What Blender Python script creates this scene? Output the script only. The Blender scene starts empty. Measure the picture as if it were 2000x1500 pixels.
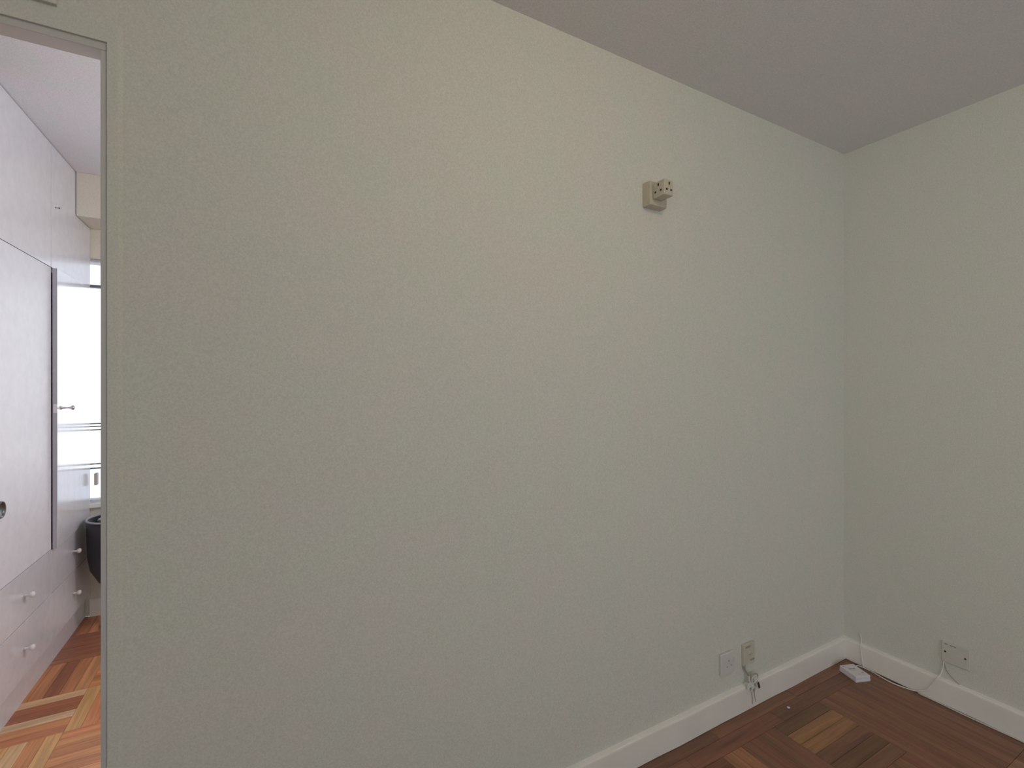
import bpy, bmesh, math, random
from mathutils import Vector, Matrix
random.seed(7)
C = bpy.context.scene.collection
scn = bpy.context.scene
PI = math.pi

# ---------------------------------------------------------------- camera
EYE = 1.40
cam_d = bpy.data.cameras.new('camera'); cam = bpy.data.objects.new('camera', cam_d); C.objects.link(cam)
cam_d.sensor_width = 36; cam_d.sensor_fit = 'HORIZONTAL'; cam_d.lens = 36 * 912.48 / 2000
cam_d.clip_start = 0.02
cam.location = (0, 0, EYE)
cam.rotation_euler = (PI / 2 - 0.00065, 0, -0.498873)
scn.camera = cam

# ---------------------------------------------------------------- view + light
vs = scn.view_settings
vs.view_transform = 'Standard'; vs.look = 'None'; vs.gamma = 1.0; vs.use_curve_mapping = False
vs.exposure = 0.0
world = bpy.data.worlds.new('overcast_sky'); scn.world = world; world.use_nodes = True
bg = world.node_tree.nodes['Background']
bg.inputs[0].default_value = (0.89, 0.94, 1.0, 1); bg.inputs[1].default_value = 2.75

D, XR, H, BB = 1.290, 2.641, 2.576, 0.103      # main wall plane, right wall plane, ceiling, baseboard height
D2 = 1.331                                     # far side of the thin partition
XL, YB = -1.75, -3.0                           # room 1, left and rear
YW, XR2, XL2 = 3.69, 1.9, -1.50                # next room: window wall, right, left
WF = -0.885                                    # wardrobe front plane

def portal(loc, rot, sx, sy):
    l = bpy.data.lights.new('window_portal', 'AREA'); l.shape = 'RECTANGLE'; l.size = sx; l.size_y = sy
    l.cycles.is_portal = True
    o = bpy.data.objects.new('window_portal', l); C.objects.link(o); o.location = loc; o.rotation_euler = rot
portal((0.23, YW + 0.14, 1.414), (-PI / 2, 0, 0), 2.44, 1.48)
portal((.7, YB - 0.14, 1.25), (PI / 2, 0, 0), 2.6, 1.8)
portal((XL - 0.14, -1.45, 1.4), (0, -PI / 2, 0), 1.8, 2.5)

# ---------------------------------------------------------------- materials
def srgb(r, g, b):
    f = lambda c: (c / 255 / 12.92) if c / 255 <= 0.04045 else ((c / 255 + 0.055) / 1.055) ** 2.4
    return (f(r), f(g), f(b), 1)
def mat(name, col, rough=0.5, metal=0.0, coat=0.0, bump=0.0, bscale=200, mottle=0.0, mscale=3.0, spec=0.5, coat_rough=0.05, gain=1.0):
    m = bpy.data.materials.new(name); m.use_nodes = True
    n, l = m.node_tree.nodes, m.node_tree.links
    b = n['Principled BSDF']
    b.inputs['Base Color'].default_value = (*col[:3], 1); b.inputs['Roughness'].default_value = rough
    b.inputs['Metallic'].default_value = metal; b.inputs['Coat Weight'].default_value = coat
    b.inputs['Coat Roughness'].default_value = coat_rough; b.inputs['Specular IOR Level'].default_value = spec
    tc = n.new('ShaderNodeTexCoord')
    if mottle:
        t = n.new('ShaderNodeTexNoise'); t.inputs['Scale'].default_value = mscale; t.inputs['Detail'].default_value = 4
        l.new(tc.outputs['Object'], t.inputs['Vector'])
        mp = n.new('ShaderNodeMapRange'); mp.inputs[1].default_value = .3; mp.inputs[2].default_value = .7
        mp.inputs[3].default_value = 1 - mottle; mp.inputs[4].default_value = 1 + mottle
        l.new(t.outputs['Fac'], mp.inputs[0])
        mx = n.new('ShaderNodeVectorMath'); mx.operation = 'SCALE'; mx.inputs[0].default_value = col[:3]
        l.new(mp.outputs[0], mx.inputs['Scale']); l.new(mx.outputs[0], b.inputs['Base Color'])
    if bump:
        t = n.new('ShaderNodeTexNoise'); t.inputs['Scale'].default_value = bscale; t.inputs['Detail'].default_value = 3
        l.new(tc.outputs['Object'], t.inputs['Vector'])
        bp = n.new('ShaderNodeBump'); bp.inputs['Strength'].default_value = bump; bp.inputs['Distance'].default_value = 0.001
        l.new(t.outputs['Fac'], bp.inputs['Height']); l.new(bp.outputs[0], b.inputs['Normal'])
    return m
def wall_paint(name, col, mott, bump, bscale=240):
    """emulsion with a fine roller stipple and faint tonal unevenness"""
    m = bpy.data.materials.new(name); m.use_nodes = True
    n, l = m.node_tree.nodes, m.node_tree.links
    b = n['Principled BSDF']; b.inputs['Roughness'].default_value = 0.62; b.inputs['Specular IOR Level'].default_value = 0.3
    tc = n.new('ShaderNodeTexCoord')
    t1 = n.new('ShaderNodeTexNoise'); t1.inputs['Scale'].default_value = 8; t1.inputs['Detail'].default_value = 5
    t2 = n.new('ShaderNodeTexNoise'); t2.inputs['Scale'].default_value = bscale; t2.inputs['Detail'].default_value = 2
    for t in (t1, t2): l.new(tc.outputs['Object'], t.inputs['Vector'])
    # faint green / pink drift
    cr = n.new('ShaderNodeValToRGB'); e = cr.color_ramp.elements
    e[0].position = .38; e[1].position = .62
    e[0].color = (col[0] * (1 - mott), col[1] * (1 + mott * .4), col[2] * (1 - mott * .3), 1)
    e[1].color = (col[0] * (1 + mott), col[1] * (1 - mott * .5), col[2] * (1 + mott * .4), 1)
    l.new(t1.outputs['Fac'], cr.inputs[0])
    mp = n.new('ShaderNodeMapRange'); mp.inputs[1].default_value = .25; mp.inputs[2].default_value = .75
    mp.inputs[3].default_value = .91; mp.inputs[4].default_value = 1.09
    l.new(t2.outputs['Fac'], mp.inputs[0])
    mx = n.new('ShaderNodeVectorMath'); mx.operation = 'SCALE'
    l.new(cr.outputs[0], mx.inputs[0]); l.new(mp.outputs[0], mx.inputs['Scale']); l.new(mx.outputs[0], b.inputs['Base Color'])
    bp = n.new('ShaderNodeBump'); bp.inputs['Strength'].default_value = bump; bp.inputs['Distance'].default_value = 0.001
    l.new(t2.outputs['Fac'], bp.inputs['Height']); l.new(bp.outputs[0], b.inputs['Normal'])
    return m
def wood(name, from_attr=False, rough=0.3, gloss=0.5):
    m = bpy.data.materials.new(name); m.use_nodes = True
    n, l = m.node_tree.nodes, m.node_tree.links
    b = n['Principled BSDF']; b.inputs['Roughness'].default_value = rough; b.inputs['Specular IOR Level'].default_value = gloss
    tc = n.new('ShaderNodeTexCoord'); oi = n.new('ShaderNodeObjectInfo')
    if from_attr:
        at = n.new('ShaderNodeAttribute'); at.attribute_name = 'tone'; src = at.outputs['Color']
    else: src = oi.outputs['Color']
    mp = n.new('ShaderNodeMapping'); mp.inputs['Scale'].default_value = (3.5, 60, 60)
    cb = n.new('ShaderNodeCombineXYZ'); ml = n.new('ShaderNodeMath'); ml.operation = 'MULTIPLY'; ml.inputs[1].default_value = 37
    l.new(oi.outputs['Random'], ml.inputs[0]); l.new(ml.outputs[0], cb.inputs[0]); l.new(ml.outputs[0], cb.inputs[1])
    l.new(cb.outputs[0], mp.inputs['Location']); l.new(tc.outputs['Object'], mp.inputs['Vector'])
    t = n.new('ShaderNodeTexNoise'); t.inputs['Scale'].default_value = 1; t.inputs['Detail'].default_value = 6; t.inputs['Distortion'].default_value = .6
    l.new(mp.outputs[0], t.inputs['Vector'])
    r = n.new('ShaderNodeMapRange'); r.inputs[1].default_value = .3; r.inputs[2].default_value = .7; r.inputs[3].default_value = .72; r.inputs[4].default_value = 1.24
    l.new(t.outputs['Fac'], r.inputs[0])
    mx = n.new('ShaderNodeVectorMath'); mx.operation = 'SCALE'; l.new(src, mx.inputs[0]); l.new(r.outputs[0], mx.inputs['Scale'])
    l.new(mx.outputs[0], b.inputs['Base Color'])
    # slow unevenness of the old varnish
    t3 = n.new('ShaderNodeTexNoise'); t3.inputs['Scale'].default_value = 9; l.new(tc.outputs['Object'], t3.inputs['Vector'])
    bp = n.new('ShaderNodeBump'); bp.inputs['Strength'].default_value = .25; bp.inputs['Distance'].default_value = .0015
    l.new(t3.outputs['Fac'], bp.inputs['Height']); l.new(bp.outputs[0], b.inputs['Normal'])
    return m
M = dict(
    wall=wall_paint('warm_white_emulsion', (.70, .695, .625), .018, .4),
    wall2=wall_paint('next_room_emulsion', (.72, .69, .60), .02, .3),
    ceil=wall_paint('ceiling_emulsion', (.775, .755, .765), .02, .5, 200),
    ceil2=wall_paint('next_room_ceiling_paint', (.76, .78, .84), .02, .5, 200),
    trim=mat('white_gloss_trim', (.87, .83, .775), .32, mottle=.03, mscale=8),
    frame=mat('door_frame_paint', (.62, .60, .58), .4, mottle=.03, mscale=10),
    ward=mat('white_gloss_lacquer', (.66, .67, .735), .24, coat=.34, coat_rough=.10, bump=.5, bscale=26, mottle=.04, mscale=20),
    wardA=mat('white_lacquer_duller', (.66, .67, .735), .42, spec=.22, coat=.0, bump=.5, bscale=26, mottle=.04, mscale=20),
    wardedge=mat('wardrobe_edge_laminate', (.42, .41, .47), .4, mottle=.04),
    dark=mat('shadow_dark_interior', (.05, .05, .06), .8, mottle=.05),
    chrome=mat('brushed_chrome', (.62, .61, .66), .25, metal=1.0, mottle=.04),
    ringm=mat('dark_nickel', (.12, .12, .12), .35, metal=.8, mottle=.05),
    white=mat('white_plastic', (.72, .70, .70), .35, mottle=.02, mscale=30),
    plate=mat('socket_white_plastic', (.68, .665, .65), .35, mottle=.02, mscale=30),
    grayp=mat('grey_white_plastic', (.66, .64, .58), .35, mottle=.02, mscale=30),
    beige=mat('aged_beige_plastic', (.56, .51, .41), .45, mottle=.05, mscale=40),
    phone=mat('cream_plastic', (.60, .58, .48), .4, mottle=.04, mscale=40),
    box=mat('cool_white_plastic', (.80, .76, .80), .35, mottle=.02, mscale=30),
    hole=mat('black_slot', (.03, .027, .02), .7, mottle=.05),
    ink=mat('grey_print', (.30, .27, .30), .6, mottle=.05),
    cable=mat('white_cable_sheath', (.70, .66, .60), .4, mottle=.03),
    cable2=mat('grey_cable_sheath', (.36, .33, .29), .5, mottle=.05),
    clear=mat('clear_plug_plastic', (.74, .77, .72), .12, mottle=.04, mscale=60),
    alu=mat('white_window_frame', (.62, .62, .64), .4, mottle=.03),
    gask=mat('grey_gasket', (.16, .16, .17), .6, mottle=.05),
    bin=mat('black_plastic', (.018, .017, .022), .42, mottle=.1),
    rim=mat('grey_rim_plastic', (.36, .36, .40), .35, mottle=.05),
    paper=mat('white_paper', (.72, .70, .74), .8, mottle=.04),
    sub=mat('floor_underlay', (.03, .018, .012), .8, mottle=.1),
    wood=wood('parquet_plank_varnish'),
    woods=wood('parquet_plank_varnish_joined', True),
    thresh=mat('threshold_wood', (.16, .08, .045), .35, mottle=.2, mscale=12),
    lampm=mat('opal_lampshade', (.85, .83, .78), .4, mottle=.02),
)
def glass_mat(name, tint, tintmix):
    m = bpy.data.materials.new(name); m.use_nodes = True
    n, l = m.node_tree.nodes, m.node_tree.links; n.clear()
    o = n.new('ShaderNodeOutputMaterial'); tr = n.new('ShaderNodeBsdfTransparent'); gl = n.new('ShaderNodeBsdfGlossy')
    tr.inputs[0].default_value = (*tint, 1); gl.inputs['Roughness'].default_value = .02
    fr = n.new('ShaderNodeFresnel'); fr.inputs[0].default_value = 1.45
    mx = n.new('ShaderNodeMixShader'); l.new(fr.outputs[0], mx.inputs[0]); l.new(tr.outputs[0], mx.inputs[1]); l.new(gl.outputs[0], mx.inputs[2])
    l.new(mx.outputs[0], o.inputs[0]); return m
M['glass'] = glass_mat('window_glass', (.96, .97, .97), 1)
M['glass_obs'] = glass_mat('obscured_window_glass', (.68, .69, .72), 1)

# ---------------------------------------------------------------- mesh helpers
def box(bm, x0, x1, y0, y1, z0, z1):
    v = [bm.verts.new((x, y, z)) for x in (x0, x1) for y in (y0, y1) for z in (z0, z1)]
    for f in ((0, 1, 3, 2), (4, 6, 7, 5), (0, 4, 5, 1), (2, 3, 7, 6), (0, 2, 6, 4), (1, 5, 7, 3)): bm.faces.new([v[i] for i in f])
    return v
def B(*boxes, bev=0, seg=2):
    bm = bmesh.new()
    for b in boxes: box(bm, *b)
    bmesh.ops.recalc_face_normals(bm, faces=bm.faces)
    if bev: bmesh.ops.bevel(bm, geom=list(bm.edges), offset=bev, segments=seg, profile=.6, affect='EDGES')
    return bm
def lathe(prof, seg=24, axis='Z', at=(0, 0, 0)):
    """prof: list of (radius, height) ; closed at both ends when radius is 0"""
    bm = bmesh.new(); rings = []
    for r, h in prof:
        if r < 1e-6: rings.append([bm.verts.new((0, 0, h))])
        else: rings.append([bm.verts.new((r * math.cos(2 * PI * k / seg), r * math.sin(2 * PI * k / seg), h)) for k in range(seg)])
    for a, b in zip(rings, rings[1:]):
        for k in range(seg):
            k2 = (k + 1) % seg
            if len(a) == 1 and len(b) == 1: continue
            if len(a) == 1: bm.faces.new((a[0], b[k], b[k2]))
            elif len(b) == 1: bm.faces.new((a[k], a[k2], b[0]))
            else: bm.faces.new((a[k], a[k2], b[k2], b[k]))
    bmesh.ops.recalc_face_normals(bm, faces=bm.faces)
    R = {'Z': Matrix.Identity(3), 'X': Matrix.Rotation(PI / 2, 3, 'Y'), '-Y': Matrix.Rotation(PI / 2, 3, 'X')}[axis]
    for v in bm.verts: v.co = R @ v.co + Vector(at)
    for f in bm.faces: f.smooth = True
    return bm
def spline(pts, n=8):
    P = [Vector(p) for p in pts]; P = [P[0] * 2 - P[1]] + P + [P[-1] * 2 - P[-2]]; out = []
    for i in range(1, len(P) - 2):
        for k in range(n):
            t = k / n; a, b, c, d = P[i - 1:i + 3]
            out.append(.5 * ((2 * b) + (c - a) * t + (2 * a - 5 * b + 4 * c - d) * t * t + (3 * b - a - 3 * c + d) * t ** 3))
    out.append(P[-2]); return out
def tube(pts, r, seg=8, n=8, bm=None):
    bm = bm or bmesh.new(); P = spline(pts, n); up = Vector((.3, .2, .93)).normalized(); rings = []
    for i, p in enumerate(P):
        t = (P[min(i + 1, len(P) - 1)] - P[max(i - 1, 0)]).normalized()
        u = (up - t * up.dot(t)).normalized(); up = u; w = t.cross(u)
        rings.append([bm.verts.new(p + (u * math.cos(2 * PI * k / seg) + w * math.sin(2 * PI * k / seg)) * r) for k in range(seg)])
    for a, b in zip(rings, rings[1:]):
        for k in range(seg): bm.faces.new((a[k], a[(k + 1) % seg], b[(k + 1) % seg], b[k])).smooth = True
    bm.faces.new(rings[0][::-1]); bm.faces.new(rings[-1]); return bm
def obj(name, bm, m, parent=None, loc=(0, 0, 0), rot=(0, 0, 0), label=None):
    if isinstance(bm, bmesh.types.BMesh):
        me = bpy.data.meshes.new(name); bm.to_mesh(me); bm.free()
        me.materials.append(m if not isinstance(m, str) else M[m])
    else: me = bm
    o = bpy.data.objects.new(name, me); C.objects.link(o); o.location = loc; o.rotation_euler = rot
    if parent: o.parent = parent
    if label: o['label'] = label
    return o
def thing(name, label, cat, loc=(0, 0, 0), rotz=0, group=None):
    o = bpy.data.objects.new(name, None); C.objects.link(o); o.empty_display_size = .05
    o.location = loc; o.rotation_euler = (0, 0, rotz); o['label'] = label; o['category'] = cat
    if group: o['group'] = group
    return o
def struct(name, bm, m, label=None):
    o = obj(name, bm, m); o['kind'] = 'structure'
    if label: o['label'] = label
    return o

# ---------------------------------------------------------------- setting : room 1
OX0, OX1, OZ = -1.10, -0.283, 2.117        # rough opening in the partition
T = 0.12
wx0, wx1, wz0, wz1 = -0.6, 2.0, .35, 2.15
wy0, wy1, wy2, wy3 = -2.7, -.2, .5, 2.3
struct('wall_front', B((XL, OX0, D, D2, 0, H), (OX0, OX1, D, D2, OZ, H), (OX1, XR, D, D2, 0, H)), 'wall')
struct('wall_right', B((XR, XR + T, YB, D2, 0, H)), 'wall')
struct('wall_left', B((XL - T, XL, YB, wy0, 0, H), (XL - T, XL, wy1, D2, 0, H), (XL - T, XL, wy0, wy1, 0, wy2), (XL - T, XL, wy0, wy1, wy3, H)), 'wall')
struct('wall_rear', B((XL, wx0, YB - T, YB, 0, H), (wx1, XR, YB - T, YB, 0, H), (wx0, wx1, YB - T, YB, 0, wz0), (wx0, wx1, YB - T, YB, wz1, H)), 'wall')
struct('ceiling', B((XL, XR, YB, D2, H, H + .1)), 'ceil')

# door frame: lining edge, groove, thin architrave
dr = struct('door_1', B((-0.2925, OX1, D - .002, D2 + .002, 0, 2.109), bev=.0015), 'frame', 'painted doorway without a door leaf')
obj('lining', B((OX0, OX0 + .012, D - .002, D2 + .002, 0, 2.109), bev=.0015), 'frame', dr)
obj('head_lining', B((OX0, OX1, D - .003, D2 + .002, 2.109, 2.1225), bev=.0015), 'frame', dr)
arch = bmesh.new()
def strip(pts, z0, z1):
    lo_ = [arch.verts.new((x, y, z0)) for x, y in pts]; hi_ = [arch.verts.new((x, y, z1)) for x, y in pts]; n_ = len(pts)
    for k in range(n_): arch.faces.new((lo_[k], lo_[(k + 1) % n_], hi_[(k + 1) % n_], hi_[k]))
    arch.faces.new(lo_); arch.faces.new(hi_[::-1])
strip([(-.2805, D), (-.2805, D - .007), (-.2622, D - .007), (-.2550, D - .001), (-.2550, D)], 0, 2.161)
strip([(OX0 - .0025, D), (OX0 - .0025, D - .007), (OX0 - .0205, D - .007), (OX0 - .0275, D - .001), (OX0 - .0275, D)], 0, 2.161)
box(arch, OX0 - .0025, -.2805, D - .0068, D, 2.1255, 2.161)
bmesh.ops.recalc_face_normals(arch, faces=arch.faces)
obj('architrave', arch, 'wall', dr)

def skirting(name, L, loc, rotz):
    """moulded board: flat face with a rounded, sloping top edge; runs along local +X, back on y=0, face at -y"""
    bm = bmesh.new()
    prof = [(0, 0), (-.016, 0), (-.0165, .094), (-.0157, .0990), (-.0125, .1030), (-.006, .1060), (0, .1078)]
    n = max(2, int(L / .12)); rings = []
    for i in range(n + 1):
        x = L * i / n; w = .0012 * math.sin(i * 2.1) + .0008 * math.sin(i * 5.3)
        rings.append([bm.verts.new((x, y + (w if y < 0 else 0), z)) for y, z in prof])
    for a, b in zip(rings, rings[1:]):
        for k in range(len(prof) - 1): bm.faces.new((a[k], a[k + 1], b[k + 1], b[k]))
    bm.faces.new(rings[0]); bm.faces.new(rings[-1][::-1])
    bmesh.ops.recalc_face_normals(bm, faces=bm.faces)
    o = struct(name, bm, 'trim'); o.location = loc; o.rotation_euler = (0, 0, rotz); return o
skirting('baseboard_front', XR - (-0.255), (-0.255, D, .0015), 0)
skirting('baseboard_right', D - YB, (XR, D, .0035), -PI / 2)
skirting('baseboard_rear', XR - XL, (XR, YB, 0), PI)
skirting('baseboard_left', D - YB, (XL, YB, 0), PI / 2)

# ---------------------------------------------------------------- parquet: basket-weave blocks of five strips
def plank_bm(l, w):
    g = .0005
    return B((-l / 2 + g, l / 2 - g, -w / 2 + g, w / 2 - g, 0, .0098), bev=.0006, seg=1)
shared = {}
def plank_mesh(l, w):
    k = (round(l, 3), round(w, 3))
    if k not in shared:
        bm = plank_bm(l, w); me = bpy.data.meshes.new('plank'); bm.to_mesh(me); bm.free(); me.materials.append(M['wood']); shared[k] = me
    return shared[k]
def parquet(floor, x0, x1, y0, y1, ox, oy, parity, tones, fixed, near, extra=(), S=.31, N=6):
    W = S / N
    """x0..y1 the floor's extent, near(x, y) the pieces built singly"""
    ST = bmesh.new(); lay = ST.verts.layers.float_color.new('tone')
    def put(ax0, ax1, ay0, ay1, alongx, tone):
        ax0, ax1, ay0, ay1 = max(ax0, x0), min(ax1, x1), max(ay0, y0), min(ay1, y1)
        if ax1 - ax0 < .006 or ay1 - ay0 < .006: return
        cx, cy = (ax0 + ax1) / 2, (ay0 + ay1) / 2
        dz = random.uniform(-.0003, .0002)
        if near(cx, cy):
            l, w = (ax1 - ax0, ay1 - ay0) if alongx else (ay1 - ay0, ax1 - ax0)
            o = obj('plank', plank_mesh(l, w), None, floor, (cx, cy, -.0098 + dz), (0, 0, 0 if alongx else PI / 2))
            o.color = (*tone, 1)
        else:
            g = .0005
            for v in box(ST, ax0 + g, ax1 - g, ay0 + g, ay1 - g, -.0098 + dz, dz): v[lay] = (*tone, 1)
    for e in extra: put(*e[:4], e[4], e[5] if len(e) > 5 else random.choice(tones))
    bx0, bx1, by0, by1 = near.block
    for i in range(math.floor((bx0 - ox) / S), math.ceil((bx1 - ox) / S)):
        for j in range(math.floor((by0 - oy) / S), math.ceil((by1 - oy) / S)):
            ax = (i + j + parity) % 2 == 0
            for k in range(N):
                t = fixed.get((i, j, k), None) or random.choice(tones)
                t = tuple(c * random.uniform(.93, 1.07) for c in t)
                cx0, cy0 = ox + i * S, oy + j * S
                r = (cx0, cx0 + S, cy0 + k * W, cy0 + (k + 1) * W) if ax else (cx0 + k * W, cx0 + (k + 1) * W, cy0, cy0 + S)
                r = (max(r[0], bx0), min(r[1], bx1), max(r[2], by0), min(r[3], by1))
                if r[1] - r[0] > .004 and r[3] - r[2] > .004: put(*r, ax, t)
    bmesh.ops.recalc_face_normals(ST, faces=ST.faces)
    o = obj('plank_field', ST, 'woods', floor); o['kind'] = 'stuff'
# room 1 : darker, duller varnish
fl = struct('floor', B((XL, XR, YB, D, -.11, -.0099)), 'sub')
dk, md, rd, lt, vl = (.215, .098, .056), (.285, .130, .072), (.265, .113, .066), (.40, .195, .092), (.34, .175, .10)
def near1(x, y): return x > .15 and y > -.2
near1.block = (XL, 2.168, YB, 1.16)
fix1 = {}
# block indices relative to (2.168, 1.16): i=-1 -> 1.85..2.168, j=-1 -> 0.842..1.16
for k, t in enumerate([md, dk, rd, lt, lt, dk]): fix1[(-1, -1, k)] = t          # strips along x, counted from low y
for k, t in enumerate([lt, lt, md, rd, md, rd]): fix1[(-2, -1, k)] = t
for k, t in enumerate([md, rd, md, md, rd, md]): fix1[(0, -1, k)] = t
for k, t in enumerate([md, rd, rd, md, rd, vl]): fix1[(0, -2, k)] = t
for k, t in enumerate([md, rd, md, md, rd, dk]): fix1[(-3, -1, k)] = t
for k, t in enumerate([md, rd, dk, rd, md, rd]): fix1[(-1, -2, k)] = t
for k, t in enumerate([rd, md, lt, md, rd, md]): fix1[(-4, -1, k)] = t
extra = []
x = XR                                                         # border strips along the walls
for a, b in ((1.16, 1.225), (1.225, D)):
    x = XR; q = 0
    while x > XL:
        extra.append((x - .52 - (.2 if a < 1.2 and x == XR else 0), x, a, b, True, [dk, rd, md, dk, rd, dk][(q + (a > 1.2)) % 6])); x = extra[-1][0]; q += 1
for c in range(9):                                            # wide run of strips along the right wall
    a = 2.168 + c * (XR - 2.168) / 9; b = a + (XR - 2.168) / 9; y = 1.16; q = 0
    while y > YB:
        t = [md, rd, md, md, rd, md, rd, md, dk][(c + 4 * q) % 9] if not (c in (4, 5) and q == 1) else vl
        extra.append((a, b, y - .528, y, False, t)); y -= .528; q += 1
parquet(fl, XL, XR, YB, D, 2.168, 1.16, 0, [dk, md, rd, rd, md, md], fix1, near1, extra, .318, 6)

# next room : glossier, orange
fl2 = struct('floor_next_room', B((XL2, XR2, D2, YW, -.11, -.0099)), 'sub')
o1, o2, o3, o4, o5 = (.64, .28, .125), (.56, .22, .10), (.36, .135, .07), (.72, .46, .25), (.68, .38, .17)
def near2(x, y): return x < .25
near2.block = (XL2, XR2, D2, YW)
fix2 = {}
# relative to (-0.685, 2.51)
for k, t in enumerate([o2, o1, o4, o3, o3, o4]): fix2[(-1, 0, k)] = t
for k, t in enumerate([o5, o1, o1, o2, o2, o1]): fix2[(0, 0, k)] = t
for k, t in enumerate([o1, o1, o5, o4, o1, o5]): fix2[(-1, -1, k)] = t
for k, t in enumerate([o1, o2, o1, o2, o1, o1]): fix2[(0, -1, k)] = t
for k, t in enumerate([o3, o2, o2, o3, o2, o1]): fix2[(-1, 1, k)] = t
for k, t in enumerate([o1, o2, o1, o1, o2, o1]): fix2[(0, 1, k)] = t
for k in range(6): fix2[(-1, 2, k)] = (.34, .135, .075); fix2[(0, 2, k)] = (.42, .17, .085)
parquet(fl2, XL2, XR2, D2, YW, -0.685, 2.51, 1, [o1, o2, o1, o5, o3], fix2, near2)
struct('trim_threshold', B((OX0, OX1, D, D2, -.1, -.0005)), 'thresh')

# ---------------------------------------------------------------- next room shell
X0, X1, Z0, Z1 = -0.99, 1.45, .672, 2.156
struct('wall_next_room_window', B((XL2, X0, YW, YW + .2, 0, H), (X1, XR2, YW, YW + .2, 0, H), (X0, X1, YW, YW + .2, 0, Z0), (X0, X1, YW, YW + .2, Z1, H)), 'wall2')
struct('wall_next_room_left', B((XL2 - T, XL2, D2, YW, 0, H)), 'wall2')
struct('wall_next_room_right', B((XR2, XR2 + T, D2, YW, 0, H)), 'wall2')
struct('ceiling_next_room', B((XL2, XR2, D2, YW, H, H + .1)), 'ceil2')
struct('trim_beam', B((WF + .002, XR2, 3.43, YW, 2.333, H), bev=.003), 'wall2', 'boxed beam under the ceiling above the window')
skirting('baseboard_next_room_window', XR2 - WF, (WF, YW, 0), 0)

def window(name, x0, x1, z0, z1, y, out, zt, zm, muls):
    """out: +1 when the outside lies at +y"""
    s = out; d0, d1 = sorted((y + s * .03, y + s * .075))
    w = struct(name, B((x0, x0 + .012, d0, d1, z0, z1), (x1 - .035, x1, d0, d1, z0, z1), (x0, x1, d0, d1, z0, z0 + .02), (x0, x1, d0, d1, z1 - .012, z1)), 'alu', 'white framed window, blown out by daylight')
    obj('transom', B((x0, x1, d0, d1, zt - .008, zt + .008), bev=.001), 'gask', w)
    for z in zm: obj('rail', B((x0, x1, d0 + .01, d1 - .01, z - .0035, z + .0035)), 'gask', w)
    for x in muls: obj('mullion', B((x - .018, x + .018, d0, d1, z0, z1), bev=.002), 'alu', w)
    g = (d0 + d1) / 2
    obj('pane', B((x0 + .01, x1 - .03, g - .002, g + .002, zt, z1 - .01)), 'glass_obs', w, label='upper obscured pane')
    lowz = min(zm) if zm else z0 + .02
    obj('pane', B((x0 + .01, x1 - .03, g - .002, g + .002, lowz, zt)), 'glass', w)
    if zm: obj('pane', B((x0 + .01, x1 - .03, g - .002, g + .002, z0 + .01, lowz)), 'glass_obs', w)
    return w
w1 = window('window_1', X0, X1, Z0, Z1, YW, 1, 1.995, (1.155, 1.138, 1.117, .908, .882), (-.10, .68))
obj('sill', B((X0, X1, YW - .02, YW + .075, Z0 - .02, Z0 + .006), bev=.003), 'trim', w1)
obj('handle', B((-.868, -.853, YW - .004, YW + .03, .785, .857), bev=.004), 'beige', w1, label='small window latch')
w2 = window('window_added_rear', wx0, wx1, wz0, wz1, YB, -1, 1.9, (), (.7,))  # unseen rear window, added and sized to light the main wall
w3 = window('window_added_left', -wy1, -wy0, wy2, wy3, 0, -1, 1.9, (), (1.5,))  # unseen side window, added to throw daylight on the right wall
w3.location = (XL, 0, 0); w3.rotation_euler = (0, 0, -PI / 2)

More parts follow.
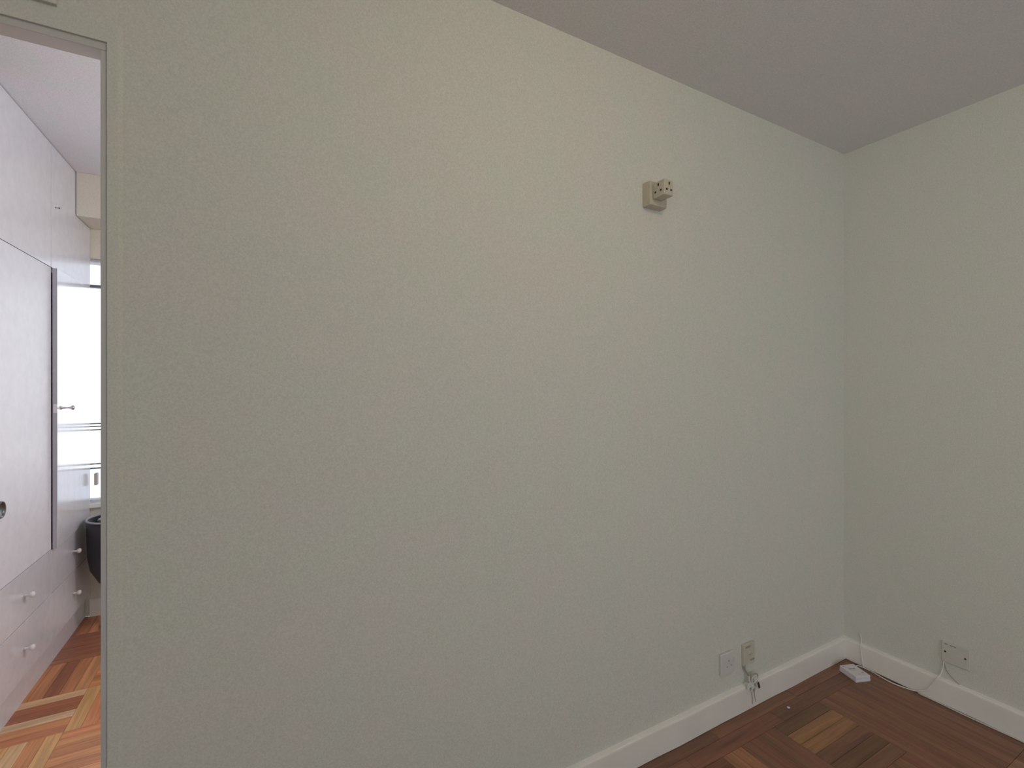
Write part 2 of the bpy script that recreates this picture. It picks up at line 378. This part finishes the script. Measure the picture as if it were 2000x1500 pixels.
# ---------------------------------------------------------------- wardrobe units (fronts face +x)
def knob_bm(big=1.0):
    """turned knob with a slim neck and a flared cap, axis +x"""
    s = big
    return lathe([(0, 0), (.009 * s, 0), (.009 * s, .003 * s), (.005 * s, .007 * s), (.0035 * s, .022 * s), (.005 * s, .036 * s), (.011 * s, .042 * s), (.012 * s, .048 * s), (.008 * s, .053 * s), (0, .054 * s)], 16, 'X')
def round_knob():
    return lathe([(0, 0), (.006, 0), (.005, .006), (.0045, .014), (.009, .019), (.0125, .025), (.012, .031), (.007, .035), (0, .036)], 18, 'X')
def wardrobe(y0, y1, label, ajar):
    t = thing('wardrobe_unit', label, 'wardrobe', (-1.19, (y0 + y1) / 2, 0), group=None)
    ox, oy = 1.19, -(y0 + y1) / 2
    L = lambda x0, x1, a, b, z0, z1: (x0 + ox, x1 + ox, a + oy, b + oy, z0, z1)
    bk = XL2 + .003; f = WF; th = .018
    zt = H - .002
    obj('carcass', B(L(bk, f - th - .003, y0 + .001, y0 + .018, .13, zt), L(bk, f - th - .003, y1 - .018, y1 - .001, .13, zt),
                     L(bk, bk + .01, y0, y1, .13, zt), L(bk, f - th - .003, y0, y1, .13, .148), L(bk, f - th - .003, y0, y1, .583, .601),
                     L(bk, f - th - .003, y0, y1, 1.958, 1.976), L(bk, f - th - .003, y0, y1, zt - .018, zt)), 'ward', t)
    obj('plinth', B(L(bk, f - .024, y0, y1, 0, .13)), 'ward', t)
    g = .0018
    def front(name, z0, z1, m='ward'):
        return obj(name, B(L(f - th, f, y0 + g, y1 - g, z0 + g, z1 - g), bev=.0012), m, t)
    for z0, z1 in ((.132, .372), (.372, .590)):
        dwr = front('drawer', z0, z1)
        obj('knob', round_knob(), 'white', dwr, (f + ox, (y0 + y1) / 2 + oy, (z0 + z1) / 2 + .004))
    up = front('upper_door', 1.969, zt)
    if not ajar:
        dA = front('door', .590, 1.969, 'wardA')
        # round ring pull near its free edge
        rg = obj('ring_pull', lathe([(.0, 0), (.026, 0), (.026, .002), (.029, .004), (.033, .004), (.034, .001), (.034, 0)], 28, 'X'), 'ringm', dA, (f + ox + .0002, 2.571 + oy, .905), label='round dark ring pull')
    else:
        hy = y1 - g                                        # hinge by the window, leaf a little ajar
        wdt = (y1 - y0) - 2 * g
        dB = obj('door', B((-th, 0, -wdt, 0, .590 + g, 1.969 - g), bev=.0012), 'ward', t, (f + ox, hy + oy, 0), (0, 0, math.asin(.0215 / wdt)), label='tall door standing slightly ajar')
        obj('edge_strip', B((-th + .001, -.001, -wdt - .0006, -wdt + .0005, .594, 1.965)), 'wardedge', dB)
        obj('knob', knob_bm(1.0), 'chrome', dB, (0, -wdt + .05, 1.279))
        obj('latch_plate', B((-th + .003, -.001, -wdt - .0025, -wdt, 1.257, 1.300), bev=.0006), 'white', dB)
        obj('knob', knob_bm(.35), 'ringm', up, (f + ox, y0 + .05 + oy, 2.277))
    return t
wardrobe(2.47, 3.083, 'white gloss wardrobe unit nearest the doorway, with a round ring pull', False)
wardrobe(3.083, 3.688, 'white gloss wardrobe unit beside the window, its tall door slightly ajar', True)

# black tub under the window (only its left edge shows past the door frame)
tb = thing('waste_tub', 'black rounded tub with a grey rim, by the window behind the wardrobe end', 'bin', (-.693, 3.50, 0))
obj('tub_body', lathe([(0, 0), (.10, 0), (.10, .012), (.035, .03), (.03, .14), (.06, .20), (.11, .27), (.145, .34), (.157, .42), (.162, .62), (.156, .62), (.150, .42), (.13, .35), (0, .30)], 40), 'bin', tb)
obj('rim', lathe([(.157, .622), (.164, .622), (.1655, .626), (.164, .630), (.157, .630), (.157, .622)], 40), 'rim', tb)
pb = bmesh.new(); bmesh.ops.create_icosphere(pb, subdivisions=3, radius=.055)
for v in pb.verts: v.co *= 1 + .22 * math.sin(v.co.x * 90) * math.cos(v.co.z * 110 + v.co.y * 80); v.co.z *= .8
cp = obj('crumpled_paper', pb, 'paper', None, (-.755, 3.55, .60)); cp['label'] = 'crumpled white paper in the black tub by the window'; cp['category'] = 'paper'

# ---------------------------------------------------------------- things on the main wall
# panel above the doorway, cut by the frame
wp = thing('wall_panel', 'pale flat panel on the wall above the doorway, cut off by the top of the photo', 'panel', (-.55, D, 2.173))
obj('panel_plate', B((-.19, .19, -.010, -.0002, 0, .22), bev=.0015), 'wall', wp)
obj('panel_shadow_line', B((-.178, .178, -.0118, -.0098, .006, .010)), 'cable2', wp)  # dark strip standing for the shade along the panel's underside

# beige surface box with a cube adapter plugged in, high on the wall
ad = thing('socket_box', 'beige surface-mounted socket box high on the wall under the ceiling', 'socket', (1.254, D, 2.053))
obj('box_body', B((0, .088, -.030, -.0005, 0, .088), bev=.003), 'beige', ad)
obj('box_plate', B((.001, .087, -.036, -.030, .001, .087), bev=.002), 'beige', ad)
cu = thing('cube_adapter', 'beige cube plug adapter plugged into the high socket box', 'adapter', (1.268, D - .036, 2.074))
obj('adapter_body', B((0, .045, -.056, -.0003, 0, .056), bev=.004, seg=3), 'beige', cu)
# sockets: three slots per face (front and left side)
def slot(p, sx, sy, sz): obj('pin_slot', B((p[0] - sx / 2, p[0] + sx / 2, p[1] - sy / 2, p[1] + sy / 2, p[2] - sz / 2, p[2] + sz / 2)), 'hole', cu)
for x_, z_, a, b in ((.0245, .043, .006, .010), (.013, .020, .008, .006), (.034, .020, .008, .006)): slot((x_, -.0562, z_), a, .0012, b)
for y_, z_, a, b in ((-.028, .043, .006, .010), (-.040, .020, .008, .006), (-.014, .020, .008, .006)): slot((-.0002, y_, z_), .0012, a, b)

# white single socket
s1 = thing('wall_socket', 'white single power socket low on the wall, left of the cream phone outlet', 'socket', (1.680, D, .190))
obj('faceplate', B((0, .086, -.012, -.0003, 0, .088), bev=.004, seg=3), 'plate', s1)
for u, v, a, b in ((.046, .054, .004, .008), (.036, .031, .0065, .004), (.060, .033, .0065, .004)):
    obj('pin_slot', B((u - a / 2, u + a / 2, -.0126, -.0118, v - b / 2, v + b / 2)), 'ink', s1)
obj('rocker_switch', B((.071, .079, -.0145, -.0118, .045, .062), bev=.001), 'plate', s1)
# cream phone outlet
s2 = thing('phone_outlet', 'cream phone outlet low on the wall, above the tangled cable ends', 'outlet', (1.824, D, .191))
obj('faceplate', B((0, .074, -.013, -.0003, 0, .090), bev=.0025, seg=3), 'phone', s2)
obj('marker', B((.010, .042, -.0138, -.0128, .074, .082), bev=.0003), 'cable2', s2)
obj('marker', B((.042, .070, -.0138, -.0128, .014, .021), bev=.0003), 'cable2', s2)
obj('round_cap', lathe([(0, 0), (.008, 0), (.008, .001), (.0, .0014)], 16, '-Y', (.040, -.013, .048)), 'phone', s2)
# tangle of phone leads
tg = thing('cable_tangle', 'tangled phone leads with clear plugs hanging over the baseboard', 'cable', (1.86, D, .13))
def P3(*p): return [(a - 1.86, b - D, c - .13) for a, b, c in p]
obj('lead', tube(P3((1.830, D - .010, .197), (1.832, D - .011, .178), (1.842, D - .013, .160), (1.852, D - .014, .148)), .0038), 'cable2', tg)
y1_ = D - .022
obj('lead', tube(P3((1.848, y1_ + .006, .152), (1.868, y1_, .150), (1.888, y1_ - .003, .150), (1.897, y1_ - .005, .140), (1.885, y1_ - .006, .128), (1.86, y1_ - .004, .134), (1.838, y1_ - .003, .128), (1.834, y1_ - .004, .108)), .0022), 'cable2', tg)
obj('lead', tube(P3((1.845, y1_, .150), (1.842, y1_ - .004, .132), (1.856, y1_ - .007, .118), (1.878, y1_ - .008, .126), (1.888, y1_ - .006, .142), (1.872, y1_ - .006, .146), (1.852, y1_ - .008, .138), (1.858, y1_ - .007, .112), (1.866, y1_ - .003, .085)), .0028), 'cable', tg)
for cx, cz, r, ang in ((1.893, .106, .9, -.35), (1.858, .100, .8, -.25), (1.837, .112, .7, .0), (1.880, .124, .8, -.5)):
    bm = B((-.008, .008, -.005, .005, -.015, .014), bev=.0015)
    pl = obj('plug', bm, 'clear', tg, (cx - 1.86, y1_ - .006 - D, cz - .13), (0, ang, 0), label='clear plug with dark contacts')
    obj('contacts', B((-.005, .005, -.0060, -.0046, -.014, -.002) if cx < 1.885 else (-.0055, .0055, -.0062, -.0046, -.018, .010), bev=.0004), 'hole' if cx > 1.885 else 'cable2', pl)
obj('tail', tube(P3((1.858, y1_ - .004, .088), (1.866, y1_ + .002, .066), (1.873, y1_ + .003, .040), (1.874, y1_ + .003, .020)), .0011), 'cable2', tg)
obj('tail', tube(P3((1.878, y1_ - .006, .092), (1.882, y1_ + .001, .070), (1.888, y1_ + .002, .045), (1.897, y1_ + .003, .022)), .0011), 'cable2', tg)

# ---------------------------------------------------------------- right wall, corner
dp = thing('blank_plate', 'grey-white blanking plate with two screws low on the right wall', 'plate', (XR, .896, .189))
# local: -x out of the wall, -y to the right along the wall
obj('plate_body', B((-.010, -.0003, -.092, 0, 0, .086), bev=.0025, seg=3), 'grayp', dp)
for y_, in ((-.012,), (-.078,)): obj('screw', lathe([(0, 0), (.0036, 0), (.0036, .001), (0, .0016)], 12, 'X', (0, 0, 0)), 'hole', dp, (-.0099, y_, .045), (0, 0, PI))
for a, b, z in ((-.010, -.020, .0765), (-.028, -.048, .0765)): obj('scuff', B((-.0106, -.0098, b, a, z, z + .0035)), 'ink', dp)
for a, b in ((-.024, -.038), (-.048, -.066)): obj('printed_mark', B((-.0104, -.0098, b, a, .043, .047)), 'cable', dp)

xw = XR
c1 = obj('white_cable', tube([(xw - .004, .890, .192), (xw - .0045, .893, .16), (xw - .006, .900, .125), (xw - .020, .907, .108), (xw - .0215, .925, .07), (xw - .022, .945, .035), (xw - .023, .985, .008), (xw - .027, 1.015, .003),
        (xw - .036, 1.04, .003), (xw - .040, 1.07, .003), (xw - .034, 1.11, .003), (xw - .024, 1.15, .003), (xw - .023, 1.185, .003), (xw - .030, 1.212, .003), (xw - .058, 1.212, .004), (xw - .071, 1.206, .008)], .0026), 'trim')
c1['label'] = 'white cable from the blanking plate down to the small white box'; c1['category'] = 'cable'
c2 = obj('white_cable', tube([(xw - .022, .975, .0031), (xw - .0215, .90, .0031), (xw - .024, .823, .0031), (xw - .0225, .745, .0031), (xw - .020, .66, .0031), (xw - .021, .5, .0031), (xw - .020, .2, .0031)], .0028, n=6), 'cable')
c2['label'] = 'white cable lying on the floor against the right baseboard'; c2['category'] = 'cable'
c3 = obj('white_cable', tube([(xw - .003, 1.214, .155), (xw - .003, 1.210, .128), (xw - .010, 1.207, .110), (xw - .019, 1.205, .100), (xw - .0195, 1.200, .06), (xw - .0195, 1.196, .02), (xw - .021, 1.19, .0028)], .0025), 'trim')
c3['label'] = 'short painted cable running down the wall near the corner'; c3['category'] = 'cable'
c4 = obj('thin_wire', tube([(xw - .0015, .889, .176), (xw - .002, .882, .150), (xw - .002, .862, .127), (xw - .0016, .838, .109)], .0011), 'cable2')
c4['label'] = 'thin grey wire slanting from the blanking plate to the baseboard'; c4['category'] = 'wire'

# small white box on the floor in the corner
ang = math.atan2(1.121 - 1.148, 2.533 - 2.459)
jb = thing('junction_box', 'small white plastic box lying on the floor in the corner', 'box', (2.459, 1.148, 0), ang)
obj('base', B((0, .078, 0, .094, 0, .014), bev=.003, seg=3), 'box', jb)
obj('lid', B((.0006, .0774, .0006, .0934, .0145, .028), bev=.0035, seg=3), 'box', jb)
for x0, x1, y0 in ((.018, .034, .058), (.037, .052, .058), (.014, .028, .050), (.030, .050, .048), (.052, .064, .022), (.030, .038, .016)):
    obj('printed_line', B((x0, x1, y0, y0 + (.004 if y0 in (.058, .022) else .0012), .0278, .0284)), 'ink', jb)
obj('screw', lathe([(0, .0278), (.003, .0278), (.003, .0284), (0, .0286)], 12, 'Z', (.010, .082, 0)), 'ink', jb)

# crumb of plaster
cb = bmesh.new(); bmesh.ops.create_icosphere(cb, subdivisions=2, radius=.0055)
for v in cb.verts: v.co *= 1 + .25 * math.sin(v.co.x * 900 + v.co.y * 500); v.co.z *= .5
sp = obj('plaster_crumb', cb, 'white', None, (2.012, 1.199, .0025)); sp['label'] = 'tiny white crumb lying on the parquet near the wall'; sp['category'] = 'crumb'

# ---------------------------------------------------------------- ceiling lamp of the room (above the camera, out of the frame)
LP = (.72, .02)
lp = thing('ceiling_lamp', 'round opal ceiling lamp over the viewer, outside the photo', 'lamp', (LP[0], LP[1], H))
obj('lamp_base', lathe([(0, 0), (.09, 0), (.09, -.02), (0, -.02)], 32), 'lampm', lp)
ld = bpy.data.lights.new('ceiling_lamp_light', 'POINT'); ld.energy = 9; ld.color = (1.0, .84, .52); ld.shadow_soft_size = .07
lo = bpy.data.objects.new('ceiling_lamp_light', ld); C.objects.link(lo); lo.location = (LP[0], LP[1], H - .10)

# added pendant that brightens the next room, unseen to the right of the doorway
l2 = thing('added_pendant', 'unseen pendant lamp added to brighten the next room', 'lamp', (1.15, 2.35, H))
obj('ceiling_rose', lathe([(0, 0), (.05, 0), (.045, -.02), (0, -.025)], 24), 'lampm', l2)
obj('cord', lathe([(0, -.02), (.003, -.02), (.003, -.46), (0, -.46)], 8), 'lampm', l2)
obj('lamp_holder', lathe([(0, -.45), (.018, -.455), (.02, -.50), (0, -.50)], 16), 'lampm', l2)
ld2 = bpy.data.lights.new('next_room_fill_light', 'POINT'); ld2.energy = 37; ld2.color = (.97, .95, 1.0); ld2.shadow_soft_size = .06
lo2 = bpy.data.objects.new('next_room_fill_light', ld2); C.objects.link(lo2); lo2.location = (1.15, 2.35, H - .58)
